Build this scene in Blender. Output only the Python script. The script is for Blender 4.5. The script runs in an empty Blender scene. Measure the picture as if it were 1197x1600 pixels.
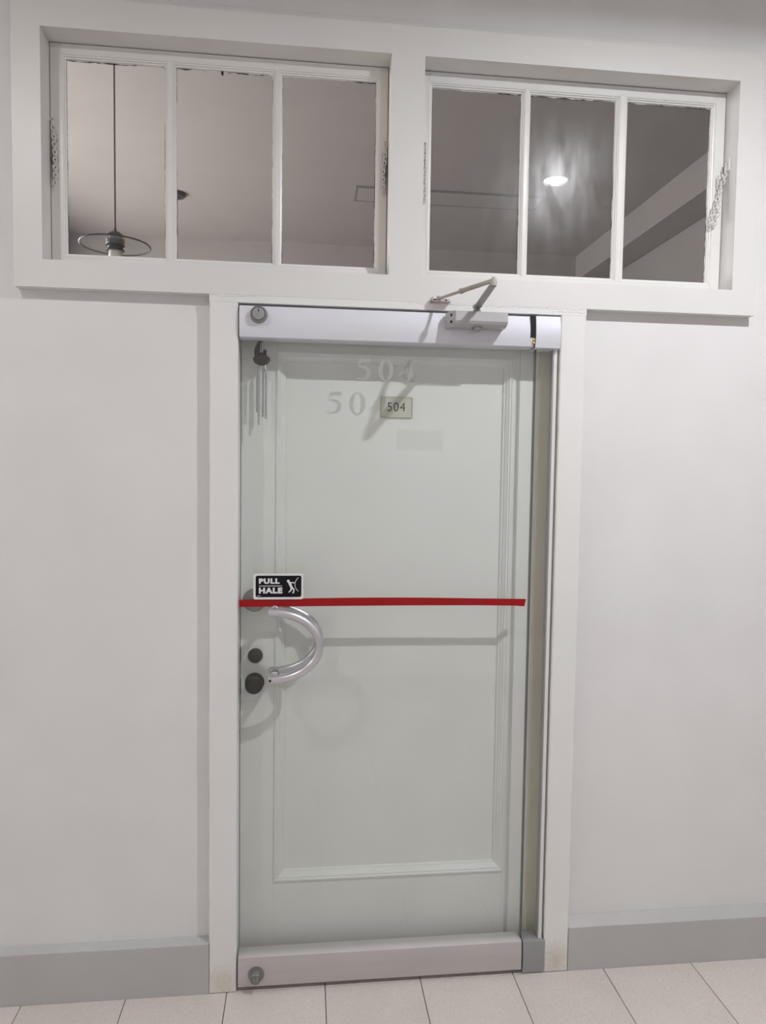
import bpy, bmesh, math, random
from mathutils import Vector, Matrix
random.seed(7)
S = bpy.context.scene
COL = S.collection
PI = math.pi

# ------------------------------------------------------------------ camera
D, H = 2.12, 1.589
yaw, pitch, roll = 0.109419854, -0.0550465541, 0.0140812767
fw = Vector((math.sin(yaw)*math.cos(pitch), math.cos(yaw)*math.cos(pitch), math.sin(pitch)))
rt0 = Vector((math.cos(yaw), -math.sin(yaw), 0)); up0 = rt0.cross(fw)
rt = rt0*math.cos(roll) + up0*math.sin(roll)
up = up0*math.cos(roll) - rt0*math.sin(roll)
cam = bpy.data.cameras.new('camera')
cam.sensor_fit = 'VERTICAL'; cam.sensor_height = 24.0
cam.lens = 1110.0/1600*24.0
cam.clip_start = .02
co = bpy.data.objects.new('camera', cam); COL.objects.link(co)
M = Matrix((rt, up, -fw)).transposed().to_4x4(); M.translation = Vector((0, -D, H))
co.matrix_world = M
S.camera = co

# ------------------------------------------------------------------ world, exposure
w = bpy.data.worlds.new('world'); S.world = w; w.use_nodes = True
w.node_tree.nodes['Background'].inputs[0].default_value = (.62, .66, .75, 1)
w.node_tree.nodes['Background'].inputs[1].default_value = .35
S.view_settings.view_transform = 'Standard'; S.view_settings.look = 'None'
S.view_settings.gamma = 1; S.view_settings.use_curve_mapping = False
S.view_settings.exposure = 0.35
LAMP_RADIANCE = 3700.0       # corridor downlights
ROOM_FILL = 155.0          # watts of fill light added outside the room's made-up side window

# ------------------------------------------------------------------ materials
def lin(c):
    return tuple(((v/255)/12.92 if v/255 <= .04045 else ((v/255+.055)/1.055)**2.4) for v in c)+(1,)
def newmat(n):
    m = bpy.data.materials.new(n); m.use_nodes = True; nt = m.node_tree; nt.nodes.clear()
    o = nt.nodes.new('ShaderNodeOutputMaterial'); return m, nt, o
def N(nt, t, **k):
    n = nt.nodes.new(t)
    for a, b in k.items(): setattr(n, a, b)
    return n
def paint(n, col, rough=.5, bump=.15, scale=60, vary=.05, metal=0, spots=None, spot_col=(.12, .10, .085, 1), spec=.5, stretch=(1,1,1)):
    """painted / plain surface: a base colour with slow mottling, fine relief and optional stains"""
    m, nt, o = newmat(n); L = nt.links.new
    b = N(nt, 'ShaderNodeBsdfPrincipled'); L(b.outputs[0], o.inputs[0])
    b.inputs['Roughness'].default_value = rough; b.inputs['Metallic'].default_value = metal
    b.inputs['Specular IOR Level'].default_value = spec
    g = N(nt, 'ShaderNodeNewGeometry')
    mp = N(nt, 'ShaderNodeMapping'); mp.inputs['Scale'].default_value = stretch; L(g.outputs['Position'], mp.inputs[0])
    n1 = N(nt, 'ShaderNodeTexNoise'); n1.inputs['Scale'].default_value = 4; n1.inputs['Detail'].default_value = 4
    L(mp.outputs[0], n1.inputs['Vector'])
    r = N(nt, 'ShaderNodeValToRGB'); r.color_ramp.elements[0].position = .3; r.color_ramp.elements[1].position = .7
    c = col if len(col) == 4 else tuple(col)+(1,)
    r.color_ramp.elements[0].color = tuple(v*(1-vary) for v in c[:3])+(1,)
    r.color_ramp.elements[1].color = tuple(min(1, v*(1+vary)) for v in c[:3])+(1,)
    L(n1.outputs[0], r.inputs[0]); out = r.outputs[0]
    for (cx, cz, rx, rz, st) in (spots or []):
        sub = N(nt, 'ShaderNodeVectorMath', operation='SUBTRACT'); L(g.outputs['Position'], sub.inputs[0]); sub.inputs[1].default_value = (cx, 0, cz)
        mul = N(nt, 'ShaderNodeVectorMath', operation='MULTIPLY'); L(sub.outputs[0], mul.inputs[0]); mul.inputs[1].default_value = (1/rx, 0, 1/rz)
        ln = N(nt, 'ShaderNodeVectorMath', operation='LENGTH'); L(mul.outputs[0], ln.inputs[0])
        n3 = N(nt, 'ShaderNodeTexNoise'); n3.inputs['Scale'].default_value = 90; n3.inputs['Detail'].default_value = 5
        L(g.outputs['Position'], n3.inputs['Vector'])
        ma = N(nt, 'ShaderNodeMath', operation='MULTIPLY_ADD'); L(n3.outputs[0], ma.inputs[0]); ma.inputs[1].default_value = 1.2; L(ln.outputs['Value'], ma.inputs[2])
        mr = N(nt, 'ShaderNodeMapRange'); L(ma.outputs[0], mr.inputs[0]); mr.inputs[1].default_value = 1.6; mr.inputs[2].default_value = .6
        mr.inputs[3].default_value = 0; mr.inputs[4].default_value = st
        mx = N(nt, 'ShaderNodeMixRGB'); L(mr.outputs[0], mx.inputs[0]); L(out, mx.inputs[1]); mx.inputs[2].default_value = spot_col
        out = mx.outputs[0]
    L(out, b.inputs['Base Color'])
    if bump:
        n2 = N(nt, 'ShaderNodeTexNoise'); n2.inputs['Scale'].default_value = scale; n2.inputs['Detail'].default_value = 3
        L(mp.outputs[0], n2.inputs['Vector'])
        bp = N(nt, 'ShaderNodeBump'); bp.inputs['Strength'].default_value = bump; bp.inputs['Distance'].default_value = .002
        L(n2.outputs[0], bp.inputs['Height']); L(bp.outputs[0], b.inputs['Normal'])
    return m
def glass(n, tint, haze=0.0, dirt_rough=.3, dirt=0.0, refl=1.0):
    """thin clear pane: see-through with Schlick reflection, plus a rough film of dirt on it"""
    m, nt, o = newmat(n); L = nt.links.new
    lw = N(nt, 'ShaderNodeLayerWeight'); lw.inputs[0].default_value = .5
    p = N(nt, 'ShaderNodeMath', operation='POWER'); L(lw.outputs['Facing'], p.inputs[0]); p.inputs[1].default_value = 5
    f = N(nt, 'ShaderNodeMath', operation='MULTIPLY_ADD'); L(p.outputs[0], f.inputs[0]); f.inputs[1].default_value = .96*refl; f.inputs[2].default_value = .04*refl
    t = N(nt, 'ShaderNodeBsdfTransparent'); t.inputs[0].default_value = tuple(tint)+(1,)
    gl = N(nt, 'ShaderNodeBsdfGlossy'); gl.inputs['Roughness'].default_value = .0
    mx = N(nt, 'ShaderNodeMixShader'); L(f.outputs[0], mx.inputs[0]); L(t.outputs[0], mx.inputs[1]); L(gl.outputs[0], mx.inputs[2])
    out = mx.outputs[0]
    g = N(nt, 'ShaderNodeNewGeometry')
    if dirt:
        gr = N(nt, 'ShaderNodeBsdfGlossy'); gr.inputs['Roughness'].default_value = dirt_rough
        mp = N(nt, 'ShaderNodeMapping'); mp.inputs['Scale'].default_value = (9, 1, 3); L(g.outputs['Position'], mp.inputs[0])
        nz = N(nt, 'ShaderNodeTexNoise'); nz.inputs['Scale'].default_value = 3; nz.inputs['Detail'].default_value = 6; L(mp.outputs[0], nz.inputs['Vector'])
        mr = N(nt, 'ShaderNodeMapRange'); L(nz.outputs[0], mr.inputs[0]); mr.inputs[1].default_value = .35; mr.inputs[2].default_value = .75
        mr.inputs[3].default_value = dirt*.3; mr.inputs[4].default_value = dirt
        m2 = N(nt, 'ShaderNodeMixShader'); L(mr.outputs[0], m2.inputs[0]); L(out, m2.inputs[1]); L(gr.outputs[0], m2.inputs[2]); out = m2.outputs[0]
    if haze:
        df = N(nt, 'ShaderNodeBsdfDiffuse'); df.inputs[0].default_value = (.75, .74, .72, 1)
        nz = N(nt, 'ShaderNodeTexNoise'); nz.inputs['Scale'].default_value = 14; nz.inputs['Detail'].default_value = 6; L(g.outputs['Position'], nz.inputs['Vector'])
        mr = N(nt, 'ShaderNodeMapRange'); L(nz.outputs[0], mr.inputs[0]); mr.inputs[1].default_value = .3; mr.inputs[2].default_value = .8
        mr.inputs[3].default_value = haze*.7; mr.inputs[4].default_value = haze*1.5
        m3 = N(nt, 'ShaderNodeMixShader'); L(mr.outputs[0], m3.inputs[0]); L(out, m3.inputs[1]); L(df.outputs[0], m3.inputs[2]); out = m3.outputs[0]
    L(out, o.inputs[0]); return m
def film(n, col, opac):
    m, nt, o = newmat(n); L = nt.links.new
    t = N(nt, 'ShaderNodeBsdfTransparent'); d = N(nt, 'ShaderNodeBsdfDiffuse'); d.inputs[0].default_value = tuple(col)+(1,)
    mx = N(nt, 'ShaderNodeMixShader'); mx.inputs[0].default_value = opac
    L(t.outputs[0], mx.inputs[1]); L(d.outputs[0], mx.inputs[2]); L(mx.outputs[0], o.inputs[0]); return m
def emit(n, col, st):
    m, nt, o = newmat(n)
    e = N(nt, 'ShaderNodeEmission'); e.inputs[0].default_value = tuple(col)+(1,); e.inputs[1].default_value = st
    nt.links.new(e.outputs[0], o.inputs[0]); return m
def terrazzo(n):
    m, nt, o = newmat(n); L = nt.links.new
    b = N(nt, 'ShaderNodeBsdfPrincipled'); L(b.outputs[0], o.inputs[0]); b.inputs['Roughness'].default_value = .32
    g = N(nt, 'ShaderNodeNewGeometry'); oi = N(nt, 'ShaderNodeObjectInfo')
    v = N(nt, 'ShaderNodeTexVoronoi'); v.inputs['Scale'].default_value = 420; L(g.outputs['Position'], v.inputs['Vector'])
    sp = N(nt, 'ShaderNodeSeparateColor'); L(v.outputs['Color'], sp.inputs[0])
    r = N(nt, 'ShaderNodeValToRGB'); cr = r.color_ramp; cr.interpolation = 'CONSTANT'
    cr.elements[0].color = (.59, .535, .50, 1); cr.elements[1].position = .06; cr.elements[1].color = (.66, .60, .56, 1)
    for p, c in ((.45, (.69, .63, .59, 1)), (.8, (.73, .67, .63, 1))):
        e = cr.elements.new(p); e.color = c
    L(sp.outputs[0], r.inputs[0])
    n1 = N(nt, 'ShaderNodeTexNoise'); n1.inputs['Scale'].default_value = 5; L(g.outputs['Position'], n1.inputs['Vector'])
    ad = N(nt, 'ShaderNodeMath', operation='MULTIPLY_ADD'); L(oi.outputs['Random'], ad.inputs[0]); ad.inputs[1].default_value = .08; ad.inputs[2].default_value = .90
    a2 = N(nt, 'ShaderNodeMath', operation='MULTIPLY_ADD'); L(n1.outputs[0], a2.inputs[0]); a2.inputs[1].default_value = .12; L(ad.outputs[0], a2.inputs[2])
    mu = N(nt, 'ShaderNodeVectorMath', operation='SCALE'); L(r.outputs[0], mu.inputs[0]); L(a2.outputs[0], mu.inputs['Scale'])
    L(mu.outputs[0], b.inputs['Base Color']); return m

MT = dict(
    wall=paint('wall_paint', (.79, .775, .77), .55, .12, 55, .025),
    frame=paint('frame_paint', (.765, .75, .73), .38, .10, 45, .02),
    casing=paint('casing_paint', (.82, .81, .79), .38, .10, 45, .02, spots=[(-.24, .03, .07, .07, .55), (.81, .035, .06, .075, .65)], spot_col=(.55, .47, .34, 1)),
    sash=paint('sash_paint', (.80, .785, .76), .30, .2, 70, .03),
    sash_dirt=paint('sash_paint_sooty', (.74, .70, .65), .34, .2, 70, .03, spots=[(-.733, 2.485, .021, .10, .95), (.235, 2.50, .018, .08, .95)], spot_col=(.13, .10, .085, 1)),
    ceiling=paint('ceiling_paint', (.83, .82, .81), .7, .1, 60, .02),
    base=paint('baseboard_grey', (.51, .495, .495), .42, .12, 40, .04),
    floor=paint('grout', (.16, .14, .12), .9, .2, 200, .1),
    tile=terrazzo('terrazzo'),
    alu=paint('satin_aluminium', (.72, .725, .78), .6, .03, 300, .02, metal=.2, stretch=(1, 1, 6)),
    alu_low=paint('scuffed_aluminium', (.57, .54, .53), .48, .05, 200, .05, metal=.25, stretch=(1, 1, 6)),
    alu_dark=paint('grey_aluminium', (.36, .355, .36), .42, .03, 200, .03, metal=.4),
    silver=paint('brushed_silver', (.66, .65, .69), .30, .02, 300, .02, metal=.85),
    steel=paint('dull_steel', (.30, .29, .275), .45, .05, 200, .06, metal=.7),
    rust=paint('painted_rusty_steel', (.50, .45, .41), .5, .3, 130, .25, metal=.25),
    bronze=paint('dark_bronze', (.034, .025, .019), .42, .1, 120, .2, metal=.3, spec=.3),
    dark=paint('dark_gap', (.012, .010, .009), .8, 0),
    brass=paint('brass', (.55, .38, .10), .4, 0, metal=.8),
    wood=paint('wood_door_paint', (.805, .805, .775), .40, .12, 50, .02),
    stop_shade=paint('stop_shade_tan', (.72, .66, .55), .45, .12, 50, .03),  # warm shade on the frame stop, put into the colour
    red=paint('red_tape', (.34, .007, .010), .45, .05, 100, .06, spec=.25),
    white=paint('white_plastic', (.80, .79, .80), .35, 0, vary=.01),
    black=paint('black_plastic', (.006, .006, .009), .45, 0, vary=.01, spec=.2),
    plate=paint('cream_plate', (.60, .585, .50), .4, .05, 90, .03),
    print=paint('black_print', (.012, .012, .012), .6, 0),
    chime=paint('brown_wood', (.022, .010, .008), .55, .3, 150, .3),
    tube=paint('chime_tube', (.50, .53, .54), .25, 0, metal=.9),
    glass=glass('door_glass', (.978, .988, .982), haze=.004),
    pane=glass('old_window_glass', (.955, .955, .945), haze=.008, dirt=.006, dirt_rough=.22),
    pane2=glass('dusty_window_glass', (.93, .93, .93), haze=.010, dirt=.014, dirt_rough=.24),
    frost=film('frosted_vinyl', (.455, .455, .445), .8),
    faint_film=film('faint_grey_film', (.45, .45, .43), .045),  # nearly clear grey film for the rectangle on the door panel
    shade_glass=glass('shade_glass', (.86, .86, .86), haze=.05),
    lampblack=paint('lamp_black', (.018, .018, .022), .35, 0),
    bulb=paint('white_bulb', (.80, .78, .75), .3, 0),
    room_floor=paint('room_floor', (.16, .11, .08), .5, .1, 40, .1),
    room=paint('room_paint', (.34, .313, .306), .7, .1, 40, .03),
    led=emit('led_diffuser', (.975, .99, 1.03), LAMP_RADIANCE),
    led_dim=emit('led_diffuser_aged', (1.0, .965, .945), LAMP_RADIANCE*.27),
    led_far=emit('led_chip_warm', (.99, .98, 1.0), LAMP_RADIANCE*.92),
    led_lens=emit('led_lens', (.975, .99, 1.03), 16.0),
)

# ------------------------------------------------------------------ mesh helpers
def box(bm, x0, x1, y0, y1, z0, z1, bev=0, seg=2):
    vs = [bm.verts.new((x, y, z)) for x in (x0, x1) for y in (y0, y1) for z in (z0, z1)]
    F = [(0, 1, 3, 2), (4, 6, 7, 5), (0, 4, 5, 1), (2, 3, 7, 6), (0, 2, 6, 4), (1, 5, 7, 3)]
    fs = [bm.faces.new([vs[i] for i in f]) for f in F]
    if bev:
        es = list({e for f in fs for e in f.edges})
        bmesh.ops.bevel(bm, geom=es, offset=bev, segments=seg, affect='EDGES', profile=.5)
def cyl(bm, a, b, r0, r1=None, n=24, cap=True):
    a, b = Vector(a), Vector(b); r1 = r0 if r1 is None else r1
    d = (b-a).normalized(); u = d.orthogonal().normalized(); v = d.cross(u)
    A = [bm.verts.new(a+(u*math.cos(t)+v*math.sin(t))*r0) for t in [2*PI*i/n for i in range(n)]]
    B = [bm.verts.new(b+(u*math.cos(t)+v*math.sin(t))*r1) for t in [2*PI*i/n for i in range(n)]]
    for i in range(n): bm.faces.new((A[i], A[(i+1) % n], B[(i+1) % n], B[i]))
    if cap: bm.faces.new(A[::-1]); bm.faces.new(B)
def lathe(bm, prof, origin, axis, n=32):
    """prof: list of (distance along axis, radius)"""
    o = Vector(origin); d = Vector(axis).normalized(); u = d.orthogonal().normalized(); v = d.cross(u)
    rings = []
    for s, r in prof:
        if r < 1e-6: rings.append([bm.verts.new(o+d*s)])
        else: rings.append([bm.verts.new(o+d*s+(u*math.cos(2*PI*i/n)+v*math.sin(2*PI*i/n))*r) for i in range(n)])
    for A, B in zip(rings, rings[1:]):
        for i in range(n):
            j = (i+1) % n
            if len(A) == 1 and len(B) == 1: continue
            if len(A) == 1: bm.faces.new((A[0], B[j], B[i]))
            elif len(B) == 1: bm.faces.new((A[i], A[j], B[0]))
            else: bm.faces.new((A[i], A[j], B[j], B[i]))
def tube(bm, pts, r, n=12, rs=None):
    pts = [Vector(p) for p in pts]; rings = []; u = None
    for i, p in enumerate(pts):
        d = (pts[min(i+1, len(pts)-1)]-pts[max(i-1, 0)]).normalized()
        if u is None: u = d.orthogonal().normalized()
        u = (u-d*u.dot(d)).normalized(); v = d.cross(u); rr = rs[i] if rs else r
        rings.append([bm.verts.new(p+(u*math.cos(2*PI*k/n)+v*math.sin(2*PI*k/n))*rr) for k in range(n)])
    for A, B in zip(rings, rings[1:]):
        for i in range(n): bm.faces.new((A[i], A[(i+1) % n], B[(i+1) % n], B[i]))
    bm.faces.new(rings[0][::-1]); bm.faces.new(rings[-1])
def ring_profile(bm, x0, x1, z0, z1, steps):
    """mitred moulding round a rectangle: steps = (inset, y) from the outer edge inwards"""
    loops = []
    for ins, y in steps:
        loops.append([bm.verts.new(p) for p in ((x0+ins, y, z0+ins), (x1-ins, y, z0+ins), (x1-ins, y, z1-ins), (x0+ins, y, z1-ins))])
    for A, B in zip(loops, loops[1:]):
        for i in range(4): bm.faces.new((A[i], A[(i+1) % 4], B[(i+1) % 4], B[i]))
def ngon_prism(bm, pts, y0, y1):
    """polygon in x,z extruded from y0 (front) to y1"""
    A = [bm.verts.new((x, y0, z)) for x, z in pts]; B = [bm.verts.new((x, y1, z)) for x, z in pts]
    bm.faces.new(A); bm.faces.new(B[::-1]); n = len(pts)
    for i in range(n): bm.faces.new((A[(i+1) % n], A[i], B[i], B[(i+1) % n]))
def rounded(x0, x1, z0, z1, r, n=6):
    P = []
    for cx, cz, a in ((x1-r, z1-r, 0), (x0+r, z1-r, 90), (x0+r, z0+r, 180), (x1-r, z0+r, 270)):
        for k in range(n+1):
            t = math.radians(a+90*k/n); P.append((cx+r*math.cos(t), cz+r*math.sin(t)))
    return P
def obj(name, bm, mat, parent=None, smooth=False, label=None, kind=None):
    bmesh.ops.recalc_face_normals(bm, faces=bm.faces[:])
    me = bpy.data.meshes.new(name); bm.to_mesh(me); bm.free()
    if mat is not None: me.materials.append(MT[mat] if isinstance(mat, str) else mat)
    if smooth:
        for p in me.polygons: p.use_smooth = True
        me.set_sharp_from_angle(angle=math.radians(38))
    o = bpy.data.objects.new(name, me); COL.objects.link(o)
    if parent is not None: o.parent = parent; o.matrix_parent_inverse = Matrix.Translation(-parent.location) if parent.type == 'EMPTY' else Matrix()
    if label: o['label'] = label
    if kind: o['kind'] = kind
    return o
def empty(name, loc=(0, 0, 0)):
    o = bpy.data.objects.new(name, None); o.location = loc; o.empty_display_size = .05; COL.objects.link(o); return o
def tag(o, label=None, cat=None, group=None, kind=None):
    if label: o['label'] = label
    if cat: o['category'] = cat
    if group: o['group'] = group
    if kind: o['kind'] = kind
    return o
def part(name, mat, parent, fn, *a, smooth=False, label=None, **k):
    bm = bmesh.new(); fn(bm, *a, **k); return obj(name, bm, mat, parent, smooth, label)
def text_mesh(name, body, size, x, z, y, mat, parent, offset=0, xs=1.0, space=1.0, depth=.0004):
    cu = bpy.data.curves.new('t', 'FONT'); cu.body = body; cu.size = size; cu.offset = offset; cu.extrude = depth; cu.space_character = space
    to = bpy.data.objects.new('t', cu); COL.objects.link(to)
    dg = bpy.context.evaluated_depsgraph_get(); me = bpy.data.meshes.new_from_object(to.evaluated_get(dg))
    bpy.data.objects.remove(to); bpy.data.curves.remove(cu)
    me.transform(Matrix(((xs, 0, 0, 0), (0, 0, 1, 0), (0, 1, 0, 0), (0, 0, 0, 1))))
    xsb = [v.co.x for v in me.vertices]; zsb = [v.co.z for v in me.vertices]
    me.transform(Matrix.Translation((x-min(xsb), y, z-min(zsb))))
    me.flip_normals()
    me.materials.clear(); me.materials.append(MT[mat]); me.name = name
    o = bpy.data.objects.new(name, me); COL.objects.link(o); o.parent = parent
    if parent.type == 'EMPTY': o.matrix_parent_inverse = Matrix.Translation(-parent.location)
    return o

# ------------------------------------------------------------------ setting: walls
WY = .035            # face of the plaster wall (frame and casing stand proud at y = 0)
WB = .16             # its far face, towards the unlit room
X0, X1 = -5.2, 5.2   # corridor ends
CZ = 3.075           # corridor ceiling
CB = -2.75           # opposite corridor wall
RZ = 3.79            # ceiling of the room behind
FL, FR, FT, FB = -.8147, 1.3967, 2.889, 2.0975
OL = (-.7378, .2402); OR = (.3388, 1.3186); OZ = (2.174, 2.806)
CLo, CLi, CRi, CRo, DT = -.2794, -.1974, .7706, .8501, 2.0757

bm = bmesh.new()
box(bm, X0, CLo, WY, WB, 0, FB); box(bm, CRo, X1, WY, WB, 0, FB)
box(bm, X0, FL, WY, WB, FB, FT); box(bm, FR, X1, WY, WB, FB, FT)
box(bm, X0, X1, WY, WB, FT, RZ)
tag(obj('wall_front', bm, 'wall'), kind='structure')
for nm, a in (('wall_left', (X0-.1, X0, CB, WY, 0, CZ)), ('wall_right', (X1, X1+.1, CB, WY, 0, CZ)), ('wall_back', (X0-.1, X1+.1, CB-.1, CB, 0, CZ))):
    bm = bmesh.new(); box(bm, *a); tag(obj(nm, bm, 'wall'), kind='structure')
bm = bmesh.new(); box(bm, X0-.1, X1+.1, CB-.1, WY, CZ, CZ+.1); tag(obj('ceiling', bm, 'ceiling'), kind='structure')

# floor: grout bed with one slab per terrazzo tile
bm = bmesh.new(); box(bm, X0-.1, X1+.1, CB-.1, WB+.1, -.06, -.012)
floor = tag(obj('floor', bm, 'floor'), kind='structure')
TS = .2988; g2 = .0011
def tile_mesh(wx, wy):
    bm = bmesh.new(); box(bm, g2, wx-g2, g2, wy-g2, -.0135, 0, .0011, 1)
    bmesh.ops.recalc_face_normals(bm, faces=bm.faces[:])
    me = bpy.data.meshes.new('tile'); bm.to_mesh(me); bm.free(); me.materials.append(MT['tile']); return me
full = tile_mesh(TS, TS); strip = tile_mesh(TS, .15)
TX0, TX1 = -3.6, 4.8
kx0 = math.floor((TX0-.0731)/TS); nx = math.ceil((TX1-TX0)/TS)+1
for j in range(-1, 9):
    for i in range(nx):
        x = .0731+(kx0+i)*TS
        if j == -1:
            if x < -.6 or x > .9: continue
            me, y = strip, 0.0
        else: me, y = full, -(j+1)*TS
        t = bpy.data.objects.new('tile', me); COL.objects.link(t); t.location = (x, y, 0); t.parent = floor
xa_, xb_ = .0731+kx0*TS, .0731+(kx0+nx)*TS
bm = bmesh.new(); box(bm, xa_, xb_, CB, -9*TS, -.012, -.0002); box(bm, X0, xa_, CB, 0, -.012, -.0002); box(bm, xb_, X1, CB, 0, -.012, -.0002); obj('tile_border', bm, 'tile', floor)

# skirting: grey painted, top slopes back to the wall
def skirting(name, xa, xb, zf, zb, yf):
    bm = bmesh.new(); n = 40
    pr = [(yf, -.002), (yf, zf-.003), (yf+.0012, zf-.0008), (yf+.003, zf), (WY-.004, zb), (WY, zb+.001), (WY, -.002)]
    rows = []
    for i in range(n+1):
        x = xa+(xb-xa)*i/n; wob = (random.random()-.5)*.0016
        rows.append([bm.verts.new((x, y+(wob*.3 if y < .02 else 0), z+(wob if z > .05 else 0))) for y, z in pr])
    for A, B in zip(rows, rows[1:]):
        for k in range(len(pr)-1): bm.faces.new((A[k], A[k+1], B[k+1], B[k]))
    bm.faces.new(rows[0]); bm.faces.new(rows[-1][::-1])
    return tag(obj(name, bm, 'base'), kind='structure')
skirting('baseboard_left', X0, CLo-.0005, .157, .160, -.001)
skirting('baseboard_right', CRo+.0005, X1, .143, .163, -.001)
bm = bmesh.new(); box(bm, X0, X1, CB, CB+.03, 0, .16, .004); tag(obj('baseboard_back', bm, 'base'), kind='structure')

# transom surround
t1 = tag(empty('trim_1', (.29, 0, FB)), kind='structure')
for nm, a in (('rail', (FL, FR, 0, WB, OZ[1], FT)), ('rail', (FL, FR, 0, WB, FB, OZ[0])),
              ('stile', (FL, OL[0], 0, WB, OZ[0], OZ[1])), ('mullion', (OL[1], OR[0], 0, WB, OZ[0], OZ[1])), ('stile', (OR[1], FR, 0, WB, OZ[0], OZ[1]))):
    part(nm, 'frame', t1, box, *a)
part('cap_strip', 'frame', t1, box, FL+.004, FR-.004, .022, WY, FT, FT+.028, .003)
# door casing
t2 = tag(empty('trim_2', (.29, 0, 0)), kind='structure')
def leg(bm, xa, xb):
    n = 60; L = []
    for i in range(n+1):
        z = .001+(DT-.001)*i/n
        w0, w1 = (random.random()-.5)*.0012, (random.random()-.5)*.0012
        L.append([bm.verts.new(p) for p in ((xa, WB, z), (xa+w0, .003, z), (xa+.003+w0, 0, z), (xb-.003+w1, 0, z), (xb+w1*.4, .003, z), (xb, WB, z))])
    for A, B in zip(L, L[1:]):
        for k in range(5): bm.faces.new((A[k], A[k+1], B[k+1], B[k]))
    bm.faces.new(L[0]); bm.faces.new(L[-1][::-1])
part('casing_leg', 'casing', t2, leg, CLo, CLi, smooth=True)
part('casing_leg', 'casing', t2, leg, CRi, CRo, smooth=True)
part('casing_head', 'casing', t2, box, CLo, CRo, -.0005, WB, DT, FB-.0004, .0008)
# ragged caulk line where casing head and surround meet
def caulk(bm, xa, xb, z, amp):
    n = int((xb-xa)/.006); prev = None
    for i in range(n+1):
        x = xa+(xb-xa)*i/n; h = .0008+random.random()*amp; zz = z+(random.random()-.5)*.004
        cur = [bm.verts.new(p) for p in ((x, -.0004, zz-h), (x, -.0012-random.random()*.0012, zz), (x, -.0004, zz+h))]
        if prev:
            bm.faces.new((prev[0], prev[1], cur[1], cur[0])); bm.faces.new((prev[1], prev[2], cur[2], cur[1]))
        prev = cur
part('caulk', 'casing', t2, caulk, CLo+.004, CLi+.05, 2.094, .0025)
part('caulk', 'casing', t2, caulk, .30, CRo-.004, 2.094, .0022)
part('caulk', 'casing', t2, caulk, .74, CRo-.004, 2.086, .0020)

# ------------------------------------------------------------------ transom windows
SY0, SY1, GY = .072, .110, .088
def sash(name, O, panes, zb, zt, glassmat, dirty):
    x0, x1 = O[0]+.0015, O[1]-.0015; z0, z1 = OZ[0]+.001, OZ[1]-.0025
    r = tag(empty(name, ((x0+x1)/2, SY0, z0)), kind='structure')
    e = .011
    part('stile', 'sash_dirt' if dirty else 'sash', r, box, x0, panes[0][0]-e, SY0, SY1, z0, z1, .0012)
    part('stile', 'sash_dirt' if dirty else 'sash', r, box, panes[-1][1]+e, x1, SY0, SY1, z0, z1, .0012)
    part('rail', 'sash', r, box, panes[0][0]-e, panes[-1][1]+e, SY0+.0003, SY1, z0, zb-e, .0008)
    part('rail', 'sash', r, box, panes[0][0]-e, panes[-1][1]+e, SY0+.0003, SY1, zt+e, z1, .0008)
    for a, b in zip(panes, panes[1:]):
        part('muntin', 'sash', r, box, a[1]+e, b[0]-e, SY0+.0002, SY1, zb-e, zt+e, .0008)
    for a, b in panes:
        part('pane_moulding', 'sash', r, ring_profile, a-e, b+e, zb-e, zt+e, [(0, SY0+.0005), (.0025, SY0+.0005), (.0032, SY0+.0032), (.0065, SY0+.0042), (.0075, SY0+.008), (e, SY0+.0095), (e, GY+.004)])
        p = part('pane', glassmat, r, box, a-.001, b+.001, GY, GY+.003, zb-.001, zt+.001)
        # ragged paint run onto the glass, painted shade along the top, dark side seams
        bmp = bmesh.new(); st = .004
        sides = [((a, zb), (b, zb), (0, 1), .0018), ((a, zt), (b, zt), (0, -1), .0028), ((a, zb), (a, zt), (1, 0), .0012), ((b, zb), (b, zt), (-1, 0), .0018)]
        for (pa, pb, dr, amp) in sides:
            ln = math.hypot(pb[0]-pa[0], pb[1]-pa[1]); n = int(ln/st); prev = None; val = amp*.4
            for i in range(n+1):
                t = i/n; val = max(0.0003, min(amp, val+(random.random()-.5)*amp*.9))
                px, pz = pa[0]+(pb[0]-pa[0])*t, pa[1]+(pb[1]-pa[1])*t
                c = [bmp.verts.new((px, GY-.0007, pz)), bmp.verts.new((px+dr[0]*val, GY-.0005, pz+dr[1]*val))]
                if prev: bmp.faces.new((prev[0], prev[1], c[1], c[0]))
                prev = c
        obj('paint_edge', bmp, 'sash', p)
        bms = bmesh.new(); prev = None; n = 60; val = .001
        for i in range(n+1):
            val = max(-.0012, min(.0032, val+(random.random()-.5)*.0022)); px = a+.001+(b-a-.002)*i/n
            c = [bms.verts.new((px, GY-.0003, zt-.0005)), bms.verts.new((px, GY-.0003, zt-val-.0008))]
            if prev: bms.faces.new((prev[0], prev[1], c[1], c[0]))
            prev = c
        for sx in (a+.0005, b-.0005):
            prev = None; sgn = 1 if sx < (a+b)/2 else -1; val = .002
            for i in range(n+1):
                val = max(-.0005, min(.0016, val+(random.random()-.5)*.0011)); pz = zb+.001+(zt-zb-.002)*i/n
                c = [bms.verts.new((sx, GY-.0002, pz)), bms.verts.new((sx+sgn*(val+.0005), GY-.0002, pz))]
                if prev: bms.faces.new((prev[0], prev[1], c[1], c[0]))
                prev = c
        obj('shade_and_seam', bms, 'dark', p)
    return r
sash('window_1', OL, [(-.695, -.417), (-.3855, -.1045), (-.0775, .2045)], 2.2145, 2.766, 'pane', True)
sash('window_2', OR, [(.3745, .6545), (.6830, .9590), (.9960, 1.2750)], 2.2150, 2.763, 'pane2', False)
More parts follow.
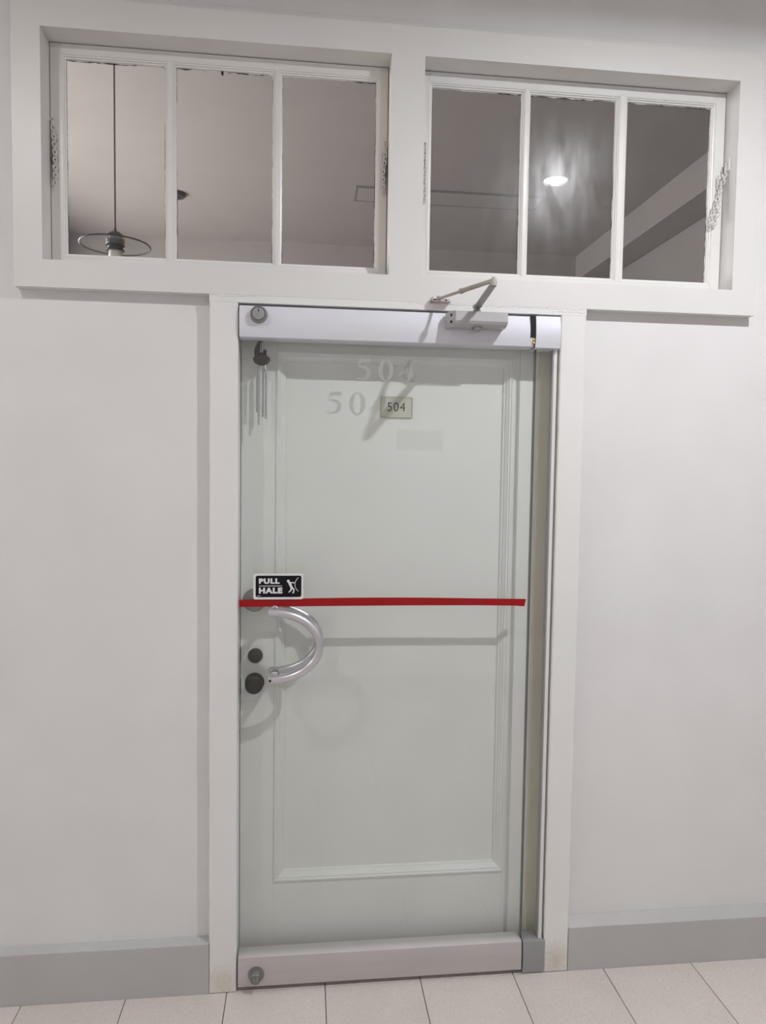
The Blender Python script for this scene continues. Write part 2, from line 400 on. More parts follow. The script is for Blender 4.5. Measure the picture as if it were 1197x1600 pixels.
bm = bmesh.new(); box(bm, -.256, -.250, GY-.003, GY, 2.755, 2.7655); o = obj('glazing_clip', bm, 'dark', bpy.data.objects['window_1'])

# chains holding the transom lights
def chain(label, pts, r=.0019, pitch=.0104, mat='sash', sway=.0):
    pts = [Vector(p) for p in pts]; e = empty('window_chain', pts[0]); tag(e, label, 'chain')
    bm = bmesh.new(); k = 0
    for A, B in zip(pts, pts[1:]):
        n = max(1, int((B-A).length/pitch)); d = (B-A).normalized()
        for i in range(n):
            c = A+(B-A)*((i+.5)/n)
            side = d.orthogonal().normalized(); nn = d.cross(side)
            s, t = (side, nn) if k % 2 else (nn, side)
            c = c+side*(random.random()-.5)*sway+nn*(random.random()-.5)*sway
            lp = [c+d*math.cos(a)*pitch*.72+s*math.sin(a)*.0054 for a in [2*PI*j/10 for j in range(10)]]
            m = 5; rings = []
            for j in range(10):
                tg = (lp[(j+1) % 10]-lp[j-1]).normalized(); u = t; v = tg.cross(u)
                rings.append([bm.verts.new(lp[j]+(u*math.cos(2*PI*q/m)+v*math.sin(2*PI*q/m))*r) for q in range(m)])
            for j in range(10):
                P, Q = rings[j], rings[(j+1) % 10]
                for q in range(m): bm.faces.new((P[q], P[(q+1) % m], Q[(q+1) % m], Q[q]))
            k += 1
    obj('chain_links', bm, mat, e, True)
    bm = bmesh.new(); c = pts[0]
    tube(bm, [c+Vector((.0055*math.cos(a), 0, .0055*math.sin(a)+.004)) for a in [PI*1.6*j/14-.6 for j in range(15)]], .0016, 8)
    tube(bm, [c+Vector((0, -.001, .008)), c+Vector((0, SY0-c.y+.006, .008))], .0016, 8)
    obj('screw_eye', bm, mat, e, True)
    return e
MT['chain_dirty'] = paint('chain_old_paint', (.74, .70, .66), .5, .2, 100, .15)
MT['chain'] = paint('chain_white_paint', (.70, .69, .67), .4, .2, 100, .06)
chain('old painted chain stuck on sooty left stile of transom with pendant lamp', [(-.731, .069, 2.585), (-.7265, .0665, 2.545), (-.7225, .0665, 2.48), (-.7235, .0665, 2.405)], mat='chain_dirty', sway=.0008)
chain('short painted chain on sooty stile beside the mullion, pendant lamp transom', [(.2335, .069, 2.580), (.2315, .0665, 2.54), (.2262, .0665, 2.49), (.2265, .0665, 2.435)], mat='chain_dirty', sway=.001)
chain('white painted chain beside mullion on transom reflecting the downlight', [(.3520, .069, 2.583), (.3525, .0665, 2.52), (.3530, .0665, 2.46), (.3545, .0665, 2.412)], mat='chain', sway=.001)
e = chain('white chain looped loosely from jamb hook to stile of transom reflecting the downlight', [(1.3135, .045, 2.568), (1.302, .050, 2.515), (1.295, .053, 2.485), (1.279, .056, 2.43), (1.2745, .058, 2.392), (1.287, .058, 2.390), (1.295, .056, 2.43), (1.299, .062, 2.505), (1.297, .064, 2.545)], mat='chain', sway=.003)
part('jamb_plate', 'chain', e, box, 1.3135, 1.3184, .035, .043, 2.553, 2.59, .0008)

# ------------------------------------------------------------------ glass door
door = tag(empty('door_1', (.25, .02, 0)), kind='structure')
GX0, GX1 = CLi+.004, .6955
part('glass_leaf', 'glass', door, box, GX0+.001, GX1, .014, .024, .06, 2.02)
def rail_prof(bm, xa, xb, z0, z1, yb, bulge, yf):
    n = 12; pr = [(yb, z0), (yf+.004, z0)]
    for i in range(n+1):
        t = i/n; z = z0+.002+(z1-z0-.004)*t; pr.append((yf-bulge*math.sin(PI*(.12+.80*t)), z))
    pr += [(yf+.004, z1), (yb, z1)]
    A = [bm.verts.new((xa, y, z)) for y, z in pr]; B = [bm.verts.new((xb, y, z)) for y, z in pr]; m = len(pr)
    for i in range(m): bm.faces.new((A[i], A[(i+1) % m], B[(i+1) % m], B[i]))
    bm.faces.new(A[::-1]); bm.faces.new(B)
part('top_rail', 'alu', door, rail_prof, GX0, .684, 1.9755, 2.0685, .052, .009, -.002, smooth=True)
part('bottom_rail', 'alu_low', door, rail_prof, GX0+.001, .6955, .0135, .1090, .046, .003, -.002, smooth=True)
def lockcyl(name, c, r, ln, parent, m1, m2, base=None):
    bm = bmesh.new()
    pr = ([(0, base), (.003, base), (.004, r)] if base else [(0, r*1.08)])+[(ln-.004, r), (ln-.001, r*.93), (ln, r*.88), (ln, r*.83), (ln-.002, r*.82)]
    lathe(bm, pr, c, (0, -1, 0)); o = obj(name, bm, m1, parent, True)
    q = Vector(c)+Vector((0, -ln, 0)); bm = bmesh.new()
    lathe(bm, [(-.004, r*.75), (.0006, r*.75), (.001, r*.70), (.001, 0)], q, (0, -1, 0)); obj('plug', bm, m2, o, True)
    bm = bmesh.new(); lathe(bm, [(-.0012, r*.84), (-.0010, r*.74)], q, (0, -1, 0)); obj('seam', bm, 'dark', o)
    bm = bmesh.new(); box(bm, q.x-r*.05, q.x+r*.05, q.y-.0016, q.y, q.z+r*.18, q.z+r*.58); obj('keyway', bm, 'dark', o)
    return o
lockcyl('lock_cylinder', (-.1375, -.009, 2.0405), .0235, .018, door, 'steel', 'alu_dark')
lockcyl('lock_cylinder', (-.1375, -.004, .0555), .0165, .027, door, 'steel', 'steel', base=.0245)
bm = bmesh.new(); box(bm, .660, .683, .0, .03, 1.984, 2.062); obj('rail_end_gap', bm, 'dark', door)
bm = bmesh.new(); box(bm, .6835, .6875, -.003, .03, 1.976, 2.068); obj('pivot_gap', bm, 'dark', door)
bm = bmesh.new(); box(bm, .6790, .6868, -.0125, -.004, 1.984, 1.9905, .001); box(bm, .6800, .6868, -.012, -.004, 1.9935, 2.000, .001); obj('pivot_pin', bm, 'brass', door)
# open end of the top rail: dark notch at the upper corner
bm = bmesh.new(); box(bm, .672, .6876, -.0119, -.004, 2.003, 2.0675); obj('rail_end_notch', bm, 'dark', door)

def handle(y, name, sgn):
    pts = [(-.1060, y, 1.175), (-.1040, y, 1.175)]
    for i in range(41):
        a = PI/2-PI*i/40; pts.append((-.093+.139*math.cos(a), y, 1.075+.1*math.sin(a)))
    pts += [(-.1040, y, .975), (-.1060, y, .975)]
    rs = [.0092, .0122]+[.0122]*41+[.0122, .0092]
    bm = bmesh.new(); tube(bm, pts, .0122, 20, rs); h = obj(name, bm, 'silver', door, True)
    for z in (1.175, .975):
        bm = bmesh.new(); yg = .014 if sgn < 0 else .024
        lathe(bm, [(0, .0125), (.004, .0125), (.005, .0095), (abs(y-yg), .0095)], (-.087, yg, z), (0, sgn, 0), 20); obj('post', bm, 'silver', h, True)
        bm = bmesh.new(); lathe(bm, [(0, .0135), (.0018, .0135)], (-.087, yg, z), (0, sgn, 0), 20); obj('washer', bm, 'dark', h, True)
    if sgn < 0:
        bm = bmesh.new(); lathe(bm, [(0, .0040), (.0006, .0040), (.0006, 0)], (-.0985, y-.0120, .9755), (-.1, -1, 0), 14); obj('set_screw', bm, 'dark', h)
    return h
handle(-.034, 'pull_handle', -1)
handle(.064, 'pull_handle', 1)

# sidelight beside the door: a glass strip with patch fittings and a channel
sl = tag(empty('window_3', (.73, .02, 0)), kind='structure')
part('pane', 'glass', sl, box, .6990, .7560, .014, .024, .06, 2.02)
MT['glass_edge'] = paint('green_glass_edge', (.16, .18, .165), .3, 0)
part('glass_edge', 'glass_edge', sl, box, .6986, .6998, .0142, .0238, .106, 1.98)
part('glass_edge', 'glass_edge', door, box, .6945, .6957, .0142, .0238, .106, 1.98)
part('channel', 'alu_dark', sl, box, .7500, .7535, .010, .030, .10, 1.98)
part('channel', 'frame', sl, box, .7535, .7640, .008, .032, .10, 1.98, .0006)
part('patch_fitting', 'alu', sl, rail_prof, .6885, .7655, 1.972, 2.0705, .050, .011, -.004, smooth=True)
part('floor_patch', 'alu_dark', sl, rail_prof, .7000, .7690, .003, .1075, .046, .003, -.003, smooth=True)

# ------------------------------------------------------------------ wooden door behind the glass
wd = tag(empty('door_2', (.25, .1, 0)), kind='structure')
WS, WF = .090, .112
mx0, mx1, mz0, mz1 = -.0880, .6520, .2900, 1.9530
part('stile', 'wood', wd, box, CLi+.0015, mx0, WS, WS+.045, .008, DT-.004, .001)
part('stile', 'wood', wd, box, mx1, .6732, WS, WS+.045, .008, DT-.004, .001)
part('rail', 'wood', wd, box, mx0, mx1, WS+.0002, WS+.045, .008, mz0)
part('rail', 'wood', wd, box, mx0, mx1, WS+.0002, WS+.045, mz1, DT-.004)
part('panel_moulding', 'wood', wd, ring_profile, mx0, mx1, mz0, mz1, [(-.001, WS+.002), (-.001, WS-.004), (.004, WS-.0045), (.0065, WS-.001), (.011, WS-.001), (.013, WS+.003), (.019, WS+.008), (.0215, WS+.013), (.026, WS+.015), (.0275, WF)])
part('panel', 'wood', wd, box, mx0+.005, mx1-.005, WF, WF+.02, mz0+.005, mz1-.005)
part('frame_stop', 'wood', wd, box, .6740, CRi-.0005, WS+.001, WS+.05, .001, DT-.001, .001)
part('stop_shade_strip', 'stop_shade', wd, box, .7335, CRi-.0002, WS-.012, WS+.001, .001, DT-.001, .001)  # shaded part of the stop, painted as a separate tan strip
part('gap_backing', 'dark', wd, box, CLi, CRi, WS+.051, WS+.056, .001, DT-.001)
lockcyl('lock_cylinder', (-.1500, WS, 1.0165), .0215, .016, wd, 'bronze', 'bronze')
bm = bmesh.new(); lathe(bm, [(0, .030), (.003, .029), (.006, .014), (.016, .012), (.022, .022), (.030, .0275), (.038, .0265), (.043, .019), (.044, 0)], (-.152, WS, .9325), (0, -1, 0)); obj('knob', bm, 'bronze', wd, True)
bm = bmesh.new(); lathe(bm, [(0, .036), (.006, .0355), (.016, .031), (.0175, .027), (.0175, 0)], (-.1535, WS, 1.1905), (0, -1, 0)); obj('deadbolt', bm, 'steel', wd, True)
for za, zb in ((.995, 1.045), (.895, .945)):
    part('latch_plate', 'dark', wd, box, CLi+.0016, CLi+.0032, WS-.0008, WS+.002, za, zb)

# number plate screwed to the wooden door
npl = tag(empty('number_plate', (.283, WF, 1.762)), 'small cream number plate reading 504 in thin black figures', 'sign')
bm = bmesh.new(); ngon_prism(bm, rounded(.2325, .3330, 1.7620, 1.8275, .004), WF-.0035, WF); obj('plate', bm, 'plate', npl)
bm = bmesh.new(); ring = rounded(.2325, .3330, 1.7620, 1.8275, .004); inn = rounded(.2343, .3312, 1.7642, 1.8260, .003)
A = [bm.verts.new((x, WF-.0045, z)) for x, z in ring]; B = [bm.verts.new((x, WF-.0045, z)) for x, z in inn]; C = [bm.verts.new((x, WF-.003, z)) for x, z in ring]
for i in range(len(A)):
    j = (i+1) % len(A); bm.faces.new((A[i], A[j], B[j], B[i])); bm.faces.new((C[i], C[j], A[j], A[i]))
MT['plate_edge'] = paint('plate_edge', (.36, .35, .29), .4, 0); obj('rim', bm, 'plate_edge', npl)
text_mesh('lettering', '504', .0400, .2540, 1.7825, WF-.0039, 'print', npl, offset=-.0001, xs=.93, space=1.10)
bm = bmesh.new(); lathe(bm, [(0, .0012), (.002, .001), (.002, 0)], (.3375, WF, 1.7975), (0, -1, 0), 8); obj('pin', bm, 'steel', npl)

# ------------------------------------------------------------------ marks on the glass
GF = .0138
def capsule_test(x, z, a, b, r0, r1):
    ax, az = a; bx, bz = b; dx, dz = bx-ax, bz-az; t = max(0, min(1, ((x-ax)*dx+(z-az)*dz)/(dx*dx+dz*dz)))
    return math.hypot(x-ax-dx*t, z-az-dz*t) <= r0+(r1-r0)*t
def poly_test(x, z, P):
    c = False; j = len(P)-1
    for i in range(len(P)):
        if (P[i][1] > z) != (P[j][1] > z) and x < (P[j][0]-P[i][0])*(z-P[i][1])/(P[j][1]-P[i][1])+P[i][0]: c = not c
        j = i
    return c
def d0(x, z): return ((x-.50)/.40)**2+((z-.5)/.52)**2 <= 1 and not ((x-.50)/.175)**2+((z-.5)/.475)**2 <= 1
def d5(x, z):
    if poly_test(x, z, [(.24, 1.0), (.86, 1.0), (.80, .83), (.27, .83)]): return True
    if poly_test(x, z, [(.24, 1.0), (.30, 1.0), (.245, .60), (.165, .56)]): return True
    dx, dz = x-.40, z-.325
    if (dx/.43)**2+(dz/.335)**2 <= 1 and not ((x-.30)/.30)**2+((z-.315)/.275)**2 <= 1:
        if x > .30 or z < .10: return x > .20 or z < .08
        if z > .5 and x > .17: return True
    return capsule_test(x, z, (.12, .075), (.30, .035), .055, .045)
def d4(x, z):
    if .56 <= x <= .78 and .05 <= z <= 1.02: return True
    if .46 <= x <= .90 and 0 <= z <= .055: return True
    if .02 <= x <= .97 and .235 <= z <= .345: return True
    return poly_test(x, z, [(.60, 1.02), (.78, 1.02), (.62, .80), (.13, .235), (.02, .235), (.02, .27)])
def digit(fn, x0, z0, wd_, ht, name, parent):
    bm = bmesh.new(); nr, ncol = 110, 90
    for r in range(nr):
        z = -.03+1.06*(r+.5)/nr; run = None
        for c in range(ncol+1):
            ins = c < ncol and fn((c+.5)/ncol, z)
            if ins and run is None: run = c
            if not ins and run is not None:
                xa, xb = x0+wd_*run/ncol, x0+wd_*c/ncol; za, zb = z0+ht*(-.03+1.06*r/nr), z0+ht*(-.03+1.06*(r+1)/nr)
                bm.faces.new([bm.verts.new(p) for p in ((xa, GF, za), (xb, GF, za), (xb, GF, zb), (xa, GF, zb))]); run = None
    bmesh.ops.remove_doubles(bm, verts=bm.verts[:], dist=1e-6)
    return obj(name, bm, 'frost', parent)
fr = tag(empty('frosted_number', (.24, GF, 1.863)), 'large frosted serif number 504 stuck on the door glass', 'decal')
for i, (fn, xx) in enumerate(((d5, .1440), (d0, .2085), (d4, .2725))):
    digit(fn, xx, 1.8655-.001*i, .0580, .0625, 'numeral', fr)
bm = bmesh.new(); bm.faces.new([bm.verts.new((x, WF-.0003, z)) for x, z in rounded(.2845, .4330, 1.6615, 1.7265, .003)])  # faint grey rectangle just in front of the door panel
tag(obj('faint_mark', bm, 'faint_film'), 'faint grey rectangular mark on the door panel below the number plate', 'sticker')

# red tape band across the glass, right end curling
bm = bmesh.new(); rows = []
for i in range(61):
    t = i/60; x = -.1932+(.6855+.1932)*t
    zc = 1.1942+.0045*math.sin(PI*t)*.9-.0018*t; hw = .0108+.0016*math.sin(PI*min(1, t*1.2))
    rows.append((x, zc-hw-(.001 if t > .98 else 0), zc+hw, -.003*max(0, (t-.975)/.025)**2))
A = []
for x, za, zb, dy in rows: A.append([bm.verts.new((x, GF-.0008+dy, zb)), bm.verts.new((x-(.004 if dy else 0), GF-.0008+dy*.6, za)), bm.verts.new((x-(.004 if dy else 0), GF-.0001+dy*.6, za)), bm.verts.new((x, GF-.0001+dy, zb))])
for P, Q in zip(A, A[1:]):
    for k in range(4): bm.faces.new((P[k], P[(k+1) % 4], Q[(k+1) % 4], Q[k]))
bm.faces.new(A[0]); bm.faces.new(A[-1][::-1])
tag(obj('red_tape', bm, 'red'), 'strip of red tape stuck straight across the glass door', 'tape')

# pull sign
sg = tag(empty('pull_sign', (-.0775, GF, 1.206)), 'black and white PULL HALE sign above the curved door handle', 'sign')
bm = bmesh.new(); ngon_prism(bm, rounded(-.1515, -.0035, 1.2065, 1.2840, .006), .0095, .0128); obj('backing', bm, 'white', sg)
bm = bmesh.new(); ngon_prism(bm, rounded(-.1447, -.0093, 1.2135, 1.2780, .006), .0091, .0096); obj('face_panel', bm, 'black', sg)
text_mesh('lettering', 'PULL', .0200, -.1352, 1.2535, .0089, 'white', sg, offset=.0012, xs=1.22, space=1.18, depth=.0002)
text_mesh('lettering', 'HALE', .0220, -.1352, 1.2245, .0089, 'white', sg, offset=.0013, xs=1.20, space=1.16, depth=.0002)
part('divider_line', 'white', sg, box, -.1350, -.0665, .0088, .0091, 1.2462, 1.2480)
part('maker_mark', 'white', sg, box, -.1405, -.1300, .0089, .0091, 1.2168, 1.2182)
def pict(bm):
    def cap(a, b, r0, r1):
        a, b = Vector((a[0], 0, a[1])), Vector((b[0], 0, b[1])); d = (b-a).normalized(); n = Vector((-d.z, 0, d.x)); P = []
        for k in range(9): t = -PI/2+PI*k/8; P.append(b+d*math.cos(t)*r1+n*math.sin(t)*r1)
        for k in range(9): t = PI/2+PI*k/8; P.append(a+d*math.cos(t)*r0+n*math.sin(t)*r0)
        cap.y -= .000008
        bm.faces.new([bm.verts.new((p.x, cap.y, p.z)) for p in P])
    cap.y = .0090
    cap((-.0483, 1.2617), (-.0481, 1.2617), .0042, .0042)
    cap((-.0445, 1.2572), (-.0350, 1.2570), .0020, .0016); cap((-.0350, 1.2570), (-.0300, 1.2565), .0016, .0014)
    cap((-.0445, 1.2560), (-.0385, 1.2425), .0040, .0034)
    cap((-.0392, 1.2425), (-.0400, 1.2340), .0026, .0020); cap((-.0400, 1.2345), (-.0460, 1.2285), .0020, .0017)
    cap((-.0380, 1.2425), (-.0315, 1.2360), .0028, .0021); cap((-.0315, 1.2360), (-.0325, 1.2265), .0020, .0017); cap((-.0325, 1.2268), (-.0350, 1.2262), .0017, .0015)
    c = [(-.0185, 1.2720), (-.0235, 1.2665), (-.0272, 1.2600), (-.0285, 1.2525), (-.0280, 1.2450), (-.0250, 1.2380), (-.0185, 1.2310)]
    for a, b in zip(c, c[1:]): cap(a, b, .0008, .0008)
part('pictogram', 'white', sg, pict)

# ------------------------------------------------------------------ door closer
cl = tag(empty('door_closer', (.5, -.01, 2.02)), 'grey surface door closer with jointed arm on top rail', 'door closer')
def closer_body(bm):
    pr = [(-.0115, 2.0195), (-.050, 2.0195), (-.068, 2.0255), (-.073, 2.0330), (-.073, 2.0545), (-.069, 2.0610), (-.0115, 2.0610)]
    A = [bm.verts.new((.429, y, z)) for y, z in pr]; B = [bm.verts.new((.5835, y, z)) for y, z in pr]; n = len(pr)
    for i in range(n): bm.faces.new((A[i], A[(i+1) % n], B[(i+1) % n], B[i]))
    bm.faces.new(A[::-1]); bm.faces.new(B)
MT['alu_mid'] = paint('closer_grey', (.48, .47, .475), .45, .03, 200, .03, metal=.2)
part('body', 'alu_mid', cl, closer_body)
def endcap(bm):
    P = [(-.0115, 2.0185), (-.058, 2.0185), (-.0735, 2.030), (-.0735, 2.058), (-.069, 2.0625), (-.0115, 2.0625)]
    A = [bm.verts.new((.429, y, z)) for y, z in P]; B = [bm.verts.new((.410, -.0115+(y+.0115)*.50, 2.0405+(z-2.0405)*.97)) for y, z in P]; n = len(P)
    for i in range(n): bm.faces.new((A[i], A[(i+1) % n], B[(i+1) % n], B[i]))
    bm.faces.new(A); bm.faces.new(B[::-1])
part('end_cap', 'alu_mid', cl, endcap)
for z in (2.0315, 2.0505):
    bm = bmesh.new(); lathe(bm, [(-.006, .0042), (.0012, .0042), (.0012, 0)], (.4195, -.0565, z), (-.87, -.48, 0), 14); obj('screw', bm, 'dark', cl, True)
bm = bmesh.new(); lathe(bm, [(0, .0135), (.006, .0135), (.010, .0105), (.0115, 0)], (.4985, -.044, 2.0200), (0, -.35, -1), 24); obj('valve_cap', bm, 'alu_dark', cl, True)
bm = bmesh.new(); lathe(bm, [(0, .011), (.010, .011), (.012, .008), (.024, .008)], (.497, -.046, 2.0605), (0, 0, 1), 20); obj('spindle', bm, 'steel', cl, True)
EL = Vector((.4870, -.268, 2.0915)); SP = Vector((.497, -.046, 2.0800))
def flatbar(bm, a, b, wa, wb, th):
    d = (b-a).normalized(); s = Vector((0, 0, 1)).cross(d).normalized(); u = d.cross(s)
    vs = [bm.verts.new(p+s*sx*ww+u*su*th) for p, ww in ((a, wa), (b, wb)) for sx in (-1, 1) for su in (-1, 1)]
    for f in ((0, 1, 3, 2), (4, 6, 7, 5), (0, 4, 5, 1), (2, 3, 7, 6), (0, 2, 6, 4), (1, 5, 7, 3)): bm.faces.new([vs[i] for i in f])
bm = bmesh.new(); flatbar(bm, SP+Vector((0, .010, 0)), SP+Vector((0, -.022, 0)), .0105, .0105, .004); flatbar(bm, SP+Vector((0, -.020, 0)), EL+Vector((0, .002, -.004)), .0100, .0085, .0028); obj('main_arm', bm, 'alu_dark', cl)
bm = bmesh.new(); lathe(bm, [(-.009, .0075), (-.003, .0085), (.004, .0085), (.005, .0070), (.010, .0070), (.0115, .0050), (.014, .0050), (.014, 0)], EL, (0, 0, 1), 18); obj('elbow_pin', bm, 'rust', cl, True)
BR = Vector((.3880, -.016, 2.1060)); FA = EL+Vector((0, 0, .006)); mid = FA.lerp(BR, .55)
bm = bmesh.new(); tube(bm, [FA, FA.lerp(BR, .1), FA.lerp(BR, .5), mid], .005, 12, [.0052, .0058, .0064, .0064]); obj('forearm', bm, 'rust', cl, True)
bm = bmesh.new(); tube(bm, [mid, FA.lerp(BR, .95), BR], .004, 12, [.0042, .0042, .0045]); tube(bm, [mid-(BR-FA).normalized()*.006, mid+(BR-FA).normalized()*.006], .0082, 8); obj('threaded_rod', bm, 'rust', cl, True)
bm = bmesh.new(); box(bm, .3660, .4230, -.0045, 0, 2.0955, 2.1090, .001); box(bm, .3660, .4230, -.026, -.004, 2.0955, 2.0985, .0008); box(bm, .3660, .3695, -.026, -.004, 2.0955, 2.1085, .0008); obj('bracket', bm, 'rust', cl)
for xx in (.378, .412):
    bm = bmesh.new(); lathe(bm, [(0, .0045), (.002, .004), (.002, 0)], (xx, -.0045, 2.1030), (0, -1, 0), 12); obj('bracket_screw', bm, 'dark', cl, True)
bm = bmesh.new(); lathe(bm, [(-.008, .0058), (.006, .0058), (.008, .004), (.008, 0)], BR, (0, 0, 1), 14); obj('pivot', bm, 'rust', cl, True)

# ------------------------------------------------------------------ wind chime between the two doors
CYc = .050
wc = tag(empty('wind_chime', (-.134, CYc, 2.0)), 'small wind chime with brown carved top and thin metal tubes', 'wind chime')
bm = bmesh.new(); lathe(bm, [(-.0175, 0), (-.0165, .010), (-.010, .0215), (0, .0262), (.007, .0235), (.0135, .013), (.0150, 0)], (-.1325, CYc, 1.9215), (0, 0, 1), 24); obj('carved_disc', bm, 'chime', wc, True)
bm = bmesh.new(); tube(bm, [(-.1455, CYc-.004, 1.930), (-.1465, CYc-.004, 1.945), (-.1440, CYc-.004, 1.958), (-.1395, CYc-.004, 1.972), (-.1375, CYc-.004, 1.977)], .008, 14, [.0075, .0085, .0070, .0045, .002]); tube(bm, [(-.1440, CYc-.002, 1.934), (-.130, CYc-.002, 1.936), (-.122, CYc-.002, 1.934)], .006, 12, [.006, .007, .004]); obj('figurine', bm, 'chime', wc, True)
bm = bmesh.new(); lathe(bm, [(0, .0055), (.010, .0040), (.013, .0055), (.018, .0045), (.020, 0)], (-.1235, CYc, 1.932), (0, 0, 1), 12); obj('finial', bm, 'chime', wc, True)
bm = bmesh.new(); tube(bm, [(-.1345, CYc, 1.932), (-.1340, CYc, 1.975), (-.1342, CYc+.012, 1.995), (-.1342, CYc+.035, 2.0)], .0009, 6); tube(bm, [(-.1365, CYc, 1.974), (-.1320, CYc-.001, 1.979), (-.130, CYc, 1.972)], .0014, 6); obj('cord', bm, 'chime', wc)
bm = bmesh.new(); tube(bm, [(-.1342, WS+.002, 2.004), (-.1342, CYc+.030, 2.004), (-.1342, CYc+.028, 1.998)], .0018, 8); obj('hook', bm, 'steel', wc, True)
for tx, ty, zb in ((-.1467, .006, 1.7655), (-.1400, -.010, 1.7260), (-.1285, .008, 1.7520), (-.1195, -.006, 1.7455)):
    bm = bmesh.new(); tube(bm, [(tx, CYc+ty, zb), (tx, CYc+ty, 1.893)], .0028, 10); t = obj('chime_tube', bm, 'tube', wc, True)
    bm = bmesh.new(); tube(bm, [(tx, CYc+ty, 1.890), (tx*.7-.1325*.3, CYc+ty*.7, 1.912)], .0006, 5); obj('thread', bm, 'tube', t)

# ------------------------------------------------------------------ corridor downlights
def downlight(x, y, label, led='led'):
    d = tag(empty('ceiling_downlight', (x, y, CZ)), label, 'ceiling light', 'corridor downlights')
    bm = bmesh.new(); lathe(bm, [(0, .080), (.010, .078), (.0138, .072), (.0138, .062), (.003, .0575)], (x, y, CZ), (0, 0, -1), 40); obj('trim_ring', bm, 'white', d, True)
    bm = bmesh.new(); lathe(bm, [(.004, .0575), (.006, .0560), (.0085, .040), (.0092, .0265)], (x, y, CZ), (0, 0, -1), 40); l = obj('lens', bm, 'led_lens', d, True)
    bm = bmesh.new(); lathe(bm, [(.0092, .0265), (.0100, .0255), (.0104, 0)], (x, y, CZ), (0, 0, -1), 32); obj('light_chip', bm, led, l, True)
downlight(1.236, -1.24, 'round LED downlight mirrored in the transom without a pendant lamp')
downlight(-1.204, -1.24, 'dimmer warm LED downlight in the ceiling before the pendant lamp transom', 'led_dim')
downlight(-3.644, -1.24, 'bright round LED downlight near the left end wall of the corridor', 'led_far')
downlight(3.676, -1.24, 'dimmer warm LED downlight near the right end wall of the corridor', 'led_dim')

# ------------------------------------------------------------------ unlit room behind the transom
RX0, RX1, RYB = -2.38, 2.97, 4.95
WZ = (1.3, 3.3); WYY = (1.0, 4.7)     # unseen side window, added to light the room
def sw(name, boxes, mat='room'):
    bm = bmesh.new()
    for a in boxes: box(bm, *a)
    return tag(obj(name, bm, mat), kind='structure')
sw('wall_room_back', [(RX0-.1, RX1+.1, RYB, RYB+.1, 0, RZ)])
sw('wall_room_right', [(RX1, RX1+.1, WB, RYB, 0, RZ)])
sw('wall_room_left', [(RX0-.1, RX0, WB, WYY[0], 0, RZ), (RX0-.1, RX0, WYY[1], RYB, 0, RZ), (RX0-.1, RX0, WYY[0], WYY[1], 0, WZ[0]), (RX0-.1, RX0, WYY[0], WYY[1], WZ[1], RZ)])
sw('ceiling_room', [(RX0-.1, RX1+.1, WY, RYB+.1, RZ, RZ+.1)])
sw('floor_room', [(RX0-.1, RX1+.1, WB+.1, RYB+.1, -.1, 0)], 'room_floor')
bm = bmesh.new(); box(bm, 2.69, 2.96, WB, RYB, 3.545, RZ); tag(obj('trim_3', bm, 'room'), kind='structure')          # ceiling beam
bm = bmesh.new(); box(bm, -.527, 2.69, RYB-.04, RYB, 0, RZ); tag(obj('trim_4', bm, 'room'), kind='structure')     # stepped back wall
wr = tag(empty('added_window', (RX0-.05, 2.3, WZ[0])), kind='structure')  # made-up window, an opening for the added fill light
for nm, a in (('frame', (RX0-.07, RX0-.02, WYY[0], WYY[0]+.06, *WZ)), ('frame', (RX0-.07, RX0-.02, WYY[1]-.06, WYY[1], *WZ)), ('frame', (RX0-.07, RX0-.02, WYY[0], WYY[1], WZ[0], WZ[0]+.06)), ('frame', (RX0-.07, RX0-.02, WYY[0], WYY[1], WZ[1]-.06, WZ[1])), ('mullion', (RX0-.065, RX0-.025, 2.82, 2.88, *WZ))):
    part(nm, 'frame', wr, box, *a)
for ya, yb in ((WYY[0]+.06, 2.82), (2.88, WYY[1]-.06)): part('pane', 'pane', wr, box, RX0-.047, RX0-.043, ya, yb, WZ[0]+.06, WZ[1]-.06)
la = bpy.data.lights.new('room_fill', 'AREA'); la.shape = 'RECTANGLE'; la.size = 2.0; la.size_y = 3.4; la.energy = ROOM_FILL; la.color = (1.0, .97, .96)  # added area light that brightens the room from its unseen left side
lo = bpy.data.objects.new('room_fill', la); COL.objects.link(lo); lo.location = (RX0-.12, 2.85, 2.3); lo.rotation_euler = (0, math.radians(-90), 0)

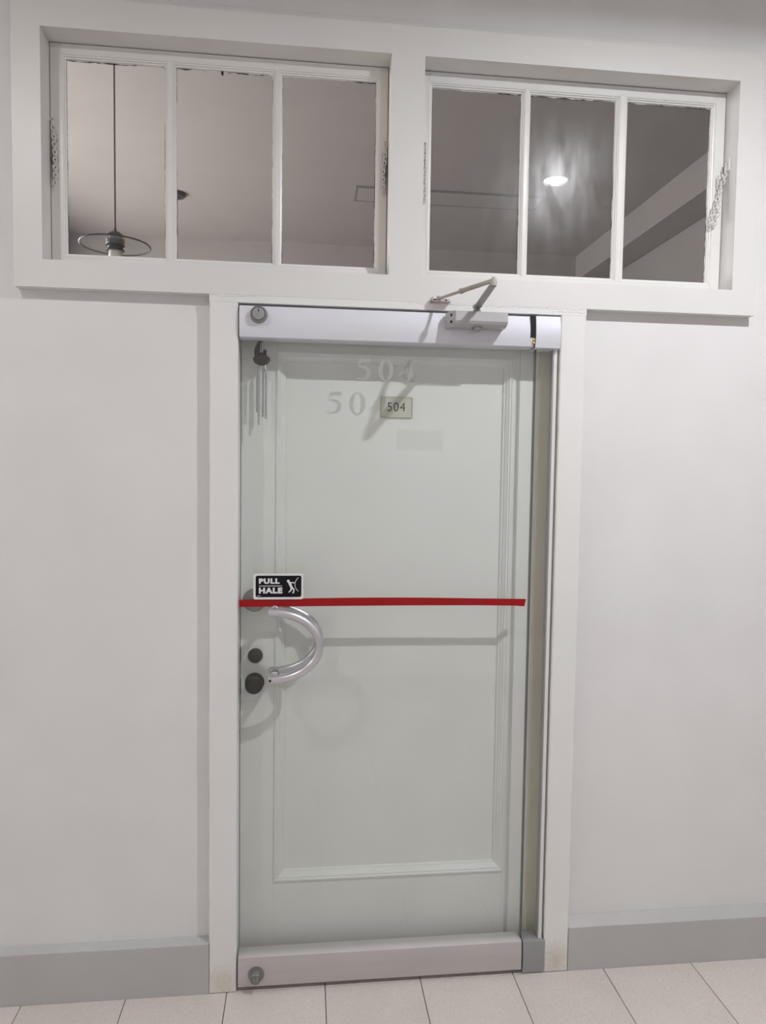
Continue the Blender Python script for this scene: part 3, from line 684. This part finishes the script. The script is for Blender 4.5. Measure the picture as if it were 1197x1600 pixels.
# pendant lamp with a flat glass disc
PX, PY, PZ = -.8480, 1.21, 2.5820
pl = tag(empty('pendant_lamp', (PX, PY, RZ)), 'unlit pendant lamp with flat glass disc shade on long black cord', 'pendant lamp')
bm = bmesh.new(); lathe(bm, [(0, .05), (.02, .048), (.03, .02), (.032, 0)], (PX, PY, RZ), (0, 0, -1)); obj('canopy', bm, 'lampblack', pl, True)
bm = bmesh.new(); tube(bm, [(PX, PY, RZ-.03), (PX, PY, PZ+.05)], .0034, 8); obj('cord', bm, 'lampblack', pl, True)
bm = bmesh.new(); lathe(bm, [(-.002, 0), (-.002, .040), (.014, .041), (.032, .039), (.048, .031), (.058, .018), (.062, .006), (.075, .0045), (.078, 0)], (PX, PY, PZ), (0, 0, 1)); obj('dome', bm, 'lampblack', pl, True)
bm = bmesh.new(); lathe(bm, [(.002, 0), (.002, .148), (-.002, .148), (-.002, 0)], (PX, PY, PZ), (0, 0, 1), 64); sh = obj('glass_shade', bm, 'shade_glass', pl, True)
bm = bmesh.new(); tube(bm, [(PX+.149*math.cos(a), PY+.149*math.sin(a), PZ) for a in [2*PI*i/64 for i in range(65)]], .0034, 8); obj('rim', bm, 'lampblack', sh, True)
bm = bmesh.new(); lathe(bm, [(0, .030), (.003, .033), (.014, .033), (.017, .039), (.022, .039), (.023, .026)], (PX, PY, PZ-.003), (0, 0, -1)); obj('socket', bm, 'lampblack', pl, True)
bm = bmesh.new(); lathe(bm, [(.018, .026), (.040, .028), (.060, .028), (.074, .018), (.078, 0)], (PX, PY, PZ), (0, 0, -1)); obj('bulb', bm, 'bulb', pl, True)

# dark round fitting and recessed panel on the room's ceiling
sd = tag(empty('ceiling_fitting', (-1.04, 3.82, RZ)), 'small dark round fitting on ceiling behind the transom glazing bar', 'ceiling fitting')
bm = bmesh.new(); lathe(bm, [(0, .073), (.018, .073), (.030, .062), (.034, .035)], (-1.04, 3.82, RZ), (0, 0, -1)); obj('housing', bm, 'lampblack', sd, True)
bm = bmesh.new(); lathe(bm, [(.030, .036), (.040, .032), (.042, 0)], (-1.04, 3.82, RZ), (0, 0, -1)); obj('cover', bm, 'lampblack', sd, True)
cp = tag(empty('ceiling_panel', (1.05, 3.6, RZ)), 'long flat panel with thin outline on the unlit room ceiling', 'ceiling panel')
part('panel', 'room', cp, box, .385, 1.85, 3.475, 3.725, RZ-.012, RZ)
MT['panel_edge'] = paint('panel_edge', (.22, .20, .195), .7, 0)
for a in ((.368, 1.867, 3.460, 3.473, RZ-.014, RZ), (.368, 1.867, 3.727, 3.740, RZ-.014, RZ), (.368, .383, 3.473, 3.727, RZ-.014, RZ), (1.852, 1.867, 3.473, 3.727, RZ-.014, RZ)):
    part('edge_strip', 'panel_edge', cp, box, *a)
